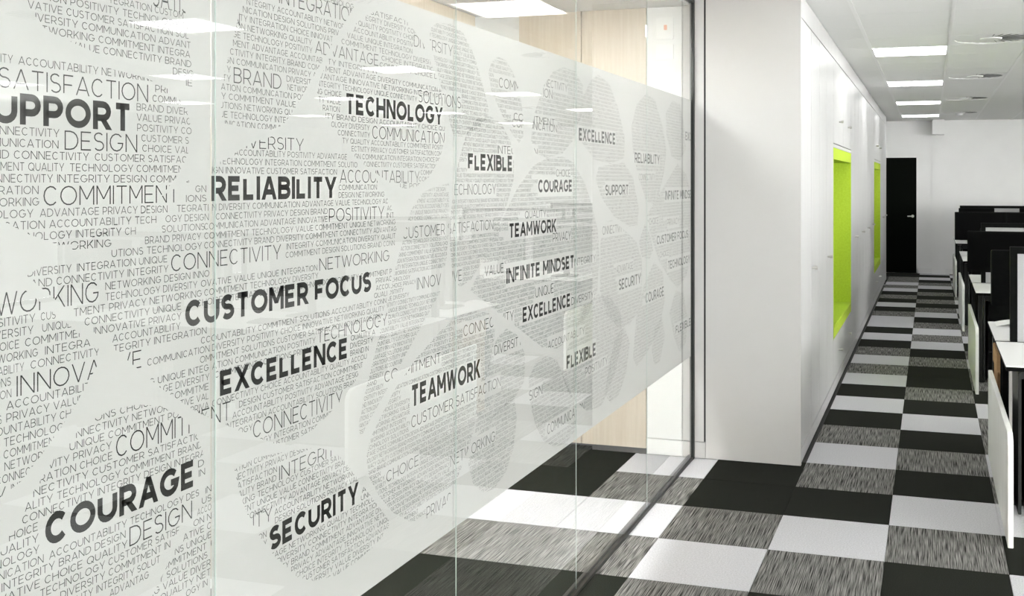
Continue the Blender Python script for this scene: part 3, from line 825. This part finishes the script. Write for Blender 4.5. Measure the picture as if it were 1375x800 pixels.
rows_from([7, 8], 280, 0, '''600 12 800 TECHNOLOGY
205 28 730 NTEGRITY ACCOUNTABILITY NETWOR
185 75 700 NICATION DESIGN SOLUTIONS PRIV
168 112 668 TY INTEGRATION CHOICE INNOVAT
148 155 555 ON NETWORKING QUALITY
130 200 558 GE TECHNOLOGY POSITIVITY
110 243 612 TMENT ADVANTAGE ACCOUNTAB
95 292 595 ECTIVITY INTEGRITY BRAND COM
88 337 580 GN COMMUNICATION PRIVACY A
78 385 120 TY
76 427 120 TY
420 437 552 DIVERSIT
425 487 535 NETWOR
68 487 515 ATION COMMUNICATION POS
70 532 485 Y COMMITMENT VALUE I
60 580 450 UTIONS NETWORKING QU
62 632 440 UE TECHNOLOGY INTEG
70 668 400 UNICATION COMMUN
870 78 1070 SATISFACTI
845 106 1120 EGRITY DIVERSITY COM
805 127 1110 QUALITY POSITIVITY CHOIC
780 162 1100 ACCOUNTABILITY POSITIV
745 192 1095 VALUE UNIQUE INTEGRATION
715 227 1300 COMMITMENT TECHNOLOGY DIVERSITY NETWO
930 318 1290 CHOICE INTEGRATION PRIV
920 352 1300 COMMUNITY CHOICE DESIGN
640 332 905 TY INTEGRITY IN
610 380 1310 TMENT ADVANTAGE DIVERSITY COMMUNICATION ADVAN
595 425 1310 VANTAGE INNOVATIVE NETWORKING INTEGRITY POSITIVE
580 465 1120 INTEGRITY TECHNOLOGY UNIQUE CONNECTIVITY
575 508 715 NG CHOICE
592 545 712 TY VALUE
615 595 705 RATION
630 642 1300 ITY BRAND DESIGN ACCOUNTABILITY CHOICE QUALI
660 690 865 OLOGY DIVERSITY
695 728 868 CONNECTIVITY
720 768 1295 TY QUALITY ACCOUNTABILITY COMMITMENT POSITIVITY''')
rows_from([8], 280, 200, '''770 10 1290 ECTIVITY PRIVACY CUSTOMER SATISFACTION COMMITM
785 52 1285 GN COMMUNICATION INTEGRATION CHOICE POSITIV
835 98 1280 CONNECTIVITY CUSTOMER SATISFACTION COMM
1140 140 1290 COMMITMENT BR
1130 175 1280 COMMUNICAT
1030 205 1230 UE POSITIVITY''')
rows_from([31], 280, 600, '''135 140 440 ATION COMMUNICAT
140 183 575 NECTIVITY PRIVACY DESIGN CH
155 228 368 ATISFACTION
160 272 365 ALITY BRAND
175 308 740 KING TECHNOLOGY CUSTOMER SATISF
190 358 760 ENT UNIQUE VALUE CONNECTIVITY BRAND
200 405 790 CONNECTIVITY ADVANTAGE PRIVACY DESIG
355 360 790 ACCOUNTABILITY NETWORKING
358 425 820 DESIGN SOLUTIONS PRIVACY VALU
262 500 312 ION
280 540 314 TY
335 602 910 TAGE NETWORKING QUALITY TECHNOLOG
370 638 940 DIVERSITY CONNECTIVITY INTEGRATION D
395 665 960 TY BRAND COMMITMENT ADVANTAGE DIVER
445 675 985 PRIVACY ADVANTAGE INNOVATIVE NETWOR
470 708 985 CHOICE INTEGRITY TECHNOLOGY UNIQUE
505 728 970 CUSTOMER SATISFACTION ADVANTAG
555 738 940 VERSITY VALUE DIVERSITY INT
615 730 880 ING VALUE COMMITM
820 300 900 UNIQU
825 258 870 AN''')
set_rows()
# cells whose small print cannot be read letter by letter: rows of the same vocabulary
for k in [9, 10, 11, 12, 13, 14, 15, 16, 17, 18, 19, 20, 21, 22, 23, 24, 25, 26, 27, 28, 29, 30]:
    H = HU[k]; b = BB[k]; cap = .0113; pitch = .0157; m = small.setdefault(k, MB())
    z = b[3]-cap*.6
    rnd = random.Random(k)
    while z > b[2]-cap:
        # extent of the cell at mid row
        ys = []
        for t in (z, z+cap):
            for i in range(len(H)):
                p, r = H[i-1], H[i]
                if (p[1] > t) != (r[1] > t): ys.append(p[0]+(t-p[1])/(r[1]-p[1])*(r[0]-p[0]))
        if len(ys) >= 2:
            a, e_ = min(ys), max(ys)
            cuts = sorted((x0, x1) for x0, x1, z0, z1 in EXCL if z0 < z+cap and z1 > z and x1 > a and x0 < e_)
            iv = []; cur = a; openl = True
            for x0, x1 in cuts:
                if x0 > cur+.02: iv.append((cur, x0, openl, False))
                cur = max(cur, x1); openl = False
            if cur < e_: iv.append((cur, e_, openl, True))
            for i0, i1, ol, orr in iv:
                sx = cap*.90; st = i0-(rnd.random()*.05 if ol else 0); s = ''
                while True:
                    s2 = (s+' ' if s else '')+rnd.choice(WORDS)
                    L = natural(s2, W_S, .14)*sx
                    if not orr and st+L > i1 and s: break
                    s = s2
                    if st+L >= i1: break
                L = natural(s, W_S, .14)*sx
                if not orr: sx *= max(.72, min(1.25, (i1-st)/L))
                lim = [(-5, 0), (i1+.001, 0), (i1+.001, 3), (-5, 3)]
                if not orr and natural(s, W_S, .14)*sx > i1-st+.01: continue
                put(m, s, st, z, cap, sx, W_S, 2, H)
        z -= pitch
for k, m in small.items():
    if m.f:
        o = at(m.build('fine_print', 'inkthin', fix=False), film_o); o['kind'] = 'stuff'

# ------------------------------------------------------------------ desks
DP = 3.5
rown = ['nearest', 'second', 'third', 'farthest']
def desk(x0, y0, label, front, thin=False, frame=True):
    e = empty('desk', (x0, y0, 0)); tag(e, label, 'desk', 'white bench desks in rows'); setp(e)
    x1, y1 = x0+1.6, y0+.8
    at(MB().box(x0, x1, y0+.003, y1, .733, .74).build('desktop', 'white', bev=.0015), e)
    at(MB().box(x0+.002, x1-.002, y0, y1-.002, .714, .7328).build('desktop_edge', 'black', bev=.002), e)
    fy = y0+.12 if front else y1-.12
    for xx in (x0+.022, x1-.06):
        at(MB().box(xx, xx+(.014 if thin else .035), fy-.02, fy+.02, .0, .714).build('leg', 'steel' if thin and xx < x0+.1 else 'blacksteel', bev=.002), e)
        at(MB().box(xx, xx+.06, fy-.04, fy+.04, .706, .7138).build('leg_bracket', 'steel', bev=.002), e)
    if frame: at(MB().box(x0+.06, x0+.075, y0+.06, y1-.06, .01, .70).build('end_frame', 'blacksteel', bev=.002), e)
    ry = y1-.06 if front else y0+.03
    at(MB().box(x0+.03, x1-.03, ry, ry+.025, .06, .70).build('modesty_panel', 'blackfab', bev=.002), e)
    at(MB().box(x0+.06, x1-.06, fy-.015, fy+.015, .66, .704).build('cross_beam', 'blacksteel', bev=.002), e)
    return e
def pedestal(x0, y0, label):
    e = empty('pedestal', (x0, y0, 0)); tag(e, label, 'drawer unit', 'black drawer units under the desks'); setp(e)
    x1, y1 = x0+.75, y0+.56
    at(MB().box(x0, x1, y0+.02, y1, .03, .655).build('body', 'blacksteel', bev=.003), e)
    for i in range(3):
        z0 = .04+i*.205
        f = at(MB().box(x0+.004, x1-.004, y0, y0+.018, z0, z0+.198).build('drawer', 'black', bev=.003), e)
    for xx in (x0+.05, x1-.09):
        at(MB().box(xx, xx+.04, y0+.05, y1-.03, .0, .03).build('foot', 'black'), e)
def divider(x0, y, label):
    e = empty('desk_divider', (x0, y, .74)); tag(e, label, 'desk divider', 'framed divider screens on the benches'); setp(e)
    x1 = x0+1.5; z0, z1 = .741, 1.265; t = .038
    fr = MB().box(x0, x0+t, y-.02, y+.02, z0, z1).box(x1-t, x1, y-.02, y+.02, z0, z1).box(x0+t, x1-t, y-.02, y+.02, z1-t, z1)
    at(fr.build('divider_frame', 'black'), e)
    at(MB().box(x0+t, x1-t, y-.012, y+.012, z0, z1-t).build('divider_panel', 'greyfab'), e)
def monitor(x, y, zb, zt, wd, rot, back, label):
    e = empty('monitor', (x, y, .7405)); tag(e, label, 'monitor', 'black monitors on the desks')
    h0, h1 = zb-.7405, zt-.7405; hw = wd/2
    MB().box(-hw, hw, -.012, .030, h0, h1).build('monitor_housing', 'black', e, bev=.004)
    MB().box(-hw*.5, hw*.5, .030, .05, h0+.06, h1-.07).build('rear_bulge', 'black', e, bev=.008)
    MB().box(-hw+.014, hw-.014, -.0135, -.0125, h0+.018, h1-.014).build('screen', 'screen', e)
    MB().box(-.03, .03, .05, .072, .012, h1-.16).build('stand_column', 'black', e, bev=.004)
    MB().prism([(-.12, -.06), (.12, -.06), (.10, .13), (-.10, .13)], 'z', .0, .013).build('stand_base', 'black', e)
    MB().cyl((hw*.78 if not back else -hw*.78, h0+.045), .009, 'y', .030, .032, 12).build('badge', 'steel', e)
    e.rotation_euler = (0, 0, rot + (math.pi if back else 0))
    return e
def side_panel(y0, y1, label):
    r = .07; p = [(y0, .0), (y1, .0), (y1, .505)]
    p += [(y0+r+r*math.cos(a), .505-r+r*math.sin(a)) for a in [math.radians(90+i*15) for i in range(7)]]
    o = MB().prism(p, 'x', .326, .350).build('side_panel', 'sidep', bev=.002)
    tag(o, label, 'panel', 'low white side panels at the desk ends')
def keyboard(x, y, label, rot=0):
    e = empty('keyboard', (x, y, .7405)); tag(e, label, 'keyboard', 'black keyboards on the desks')
    MB().prism([(-.07, 0), (.07, 0), (.07, .018), (-.07, .010)], 'x', -.22, .22).build('keyboard_body', 'black', e, bev=.002)
    k = MB()
    for i in range(14):
        for j in range(5):
            kx, ky = -.205+i*.0295, -.058+j*.0235; k.box(kx, kx+.025, ky, ky+.019, .013+.0012*j, .0165+.0012*j)
    k.build('keys', 'black', e, fix=False)['kind'] = 'stuff'
    e.rotation_euler = (0, 0, rot)
for k in range(4):
    y0 = 5.36+DP*k; nm = rown[k]
    for j in range(2):
        x0 = .345+1.605*j; side = 'corridor end' if j == 0 else 'inner end out of view'
        desk(x0, y0, 'white desk, front half of the %s bench, %s' % (nm, side), True, k == 0 and j == 0)
        desk(x0, y0+.87, 'white desk, back half of the %s bench, %s' % (nm, side), False, False, not (k == 0 and j == 0))
        pedestal(x0+.10, y0+.15, 'black drawer unit, front desk of the %s bench, %s' % (nm, side))
        divider(x0+.075, y0+.835, 'pale grey divider in a black frame on the %s bench, %s' % (nm, side))
    pedestal(.78, y0+1.02, 'black drawer unit under the back desk of the %s bench' % nm)
    side_panel(y0-.42, y0+1.24, 'low white side panel with a rounded corner at the end of the %s desk bench' % nm)
mons = [
 (.615, 6.70, .885, 1.215, .54, .06, True,  'black monitor seen from behind beside the nearest divider, at the right edge'),
 (1.25, 5.95, .87, 1.22, .55, 0, False, 'black monitor on the nearest front desk, beyond the right edge'),
 (2.3, 5.95, .87, 1.22, .55, 0, False, 'left black monitor on the nearest inner front desk, beyond the right edge'),
 (2.95, 5.95, .87, 1.22, .55, 0, False, 'right black monitor on the nearest inner front desk, beyond the right edge'),
 (.60, 9.18, .875, 1.215, .62, -.07, False, 'large black monitor facing the camera on the second bench, at the right edge'),
 (1.35, 9.35, .87, 1.22, .55, 0, False, 'black monitor on the second front desk, beyond the right edge'),
 (2.3, 9.4, .87, 1.22, .55, 0, False, 'left black monitor on the second inner front desk, beyond the right edge'),
 (2.95, 9.4, .87, 1.22, .55, 0, False, 'right black monitor on the second inner front desk, beyond the right edge'),
 (.545, 12.78, .95, 1.275, .56, 0, False, 'black monitor on the third bench, left one of the pair'),
 (1.106, 12.78, .95, 1.275, .56, 0, False, 'black monitor on the third bench, right one of the pair'),
 (.645, 16.35, .93, 1.235, .50, 0, False, 'black monitor on the farthest bench, its top just under the divider frame'),
 (1.50, 16.35, .93, 1.235, .52, 0, False, 'black monitor on the farthest bench near the right edge'),
 (.70, 10.35, .87, 1.19, .52, 0, True, 'black monitor on the back half of the second bench, behind the divider'),
]
for m in mons: monitor(*m)
for (x, y, l) in ((.78, 10.62, 'black keyboard on the back half of the second bench'), (.72, 12.42, 'black keyboard before the monitor pair on the third bench'), (1.2, 5.62, 'black keyboard on the nearest front desk, beyond the right edge')):
    keyboard(x, y, l)
# cardboard box under the nearest bench
e = empty('cardboard_box', (.55, 6.8, 0)); tag(e, 'tall brown cardboard box with a lid under the nearest desk bench', 'box'); setp(e)
at(MB().box(.372, .72, 6.46, 6.84, .0, .52).build('box_body', 'card', bev=.004), e)
at(MB().box(.366, .726, 6.454, 6.846, .523, .635).build('box_lid', 'card', bev=.004), e)
p = MB()
for i in range(6):
    a, b = i/6, (i+1)/6; za, zb = .7408+.018*math.sin(a*2.2), .7408+.018*math.sin(b*2.2)
    p.quad([(.385+a*.17, 6.80, za), (.385+b*.17, 6.80, zb), (.385+b*.17, 7.0, zb+.002), (.385+a*.17, 7.0, za+.002)])
o = p.build('brochure', 'paper', fix=False); md = o.modifiers.new('thickness', 'SOLIDIFY'); md.thickness = .0012; md.offset = 1
tag(o, 'curled white brochure lying on the nearest back desk by the black monitor', 'brochure')
print('tiles', n, 'ceiling tiles', cnt, 'text faces', sum(len(m.f) for m in small.values()))
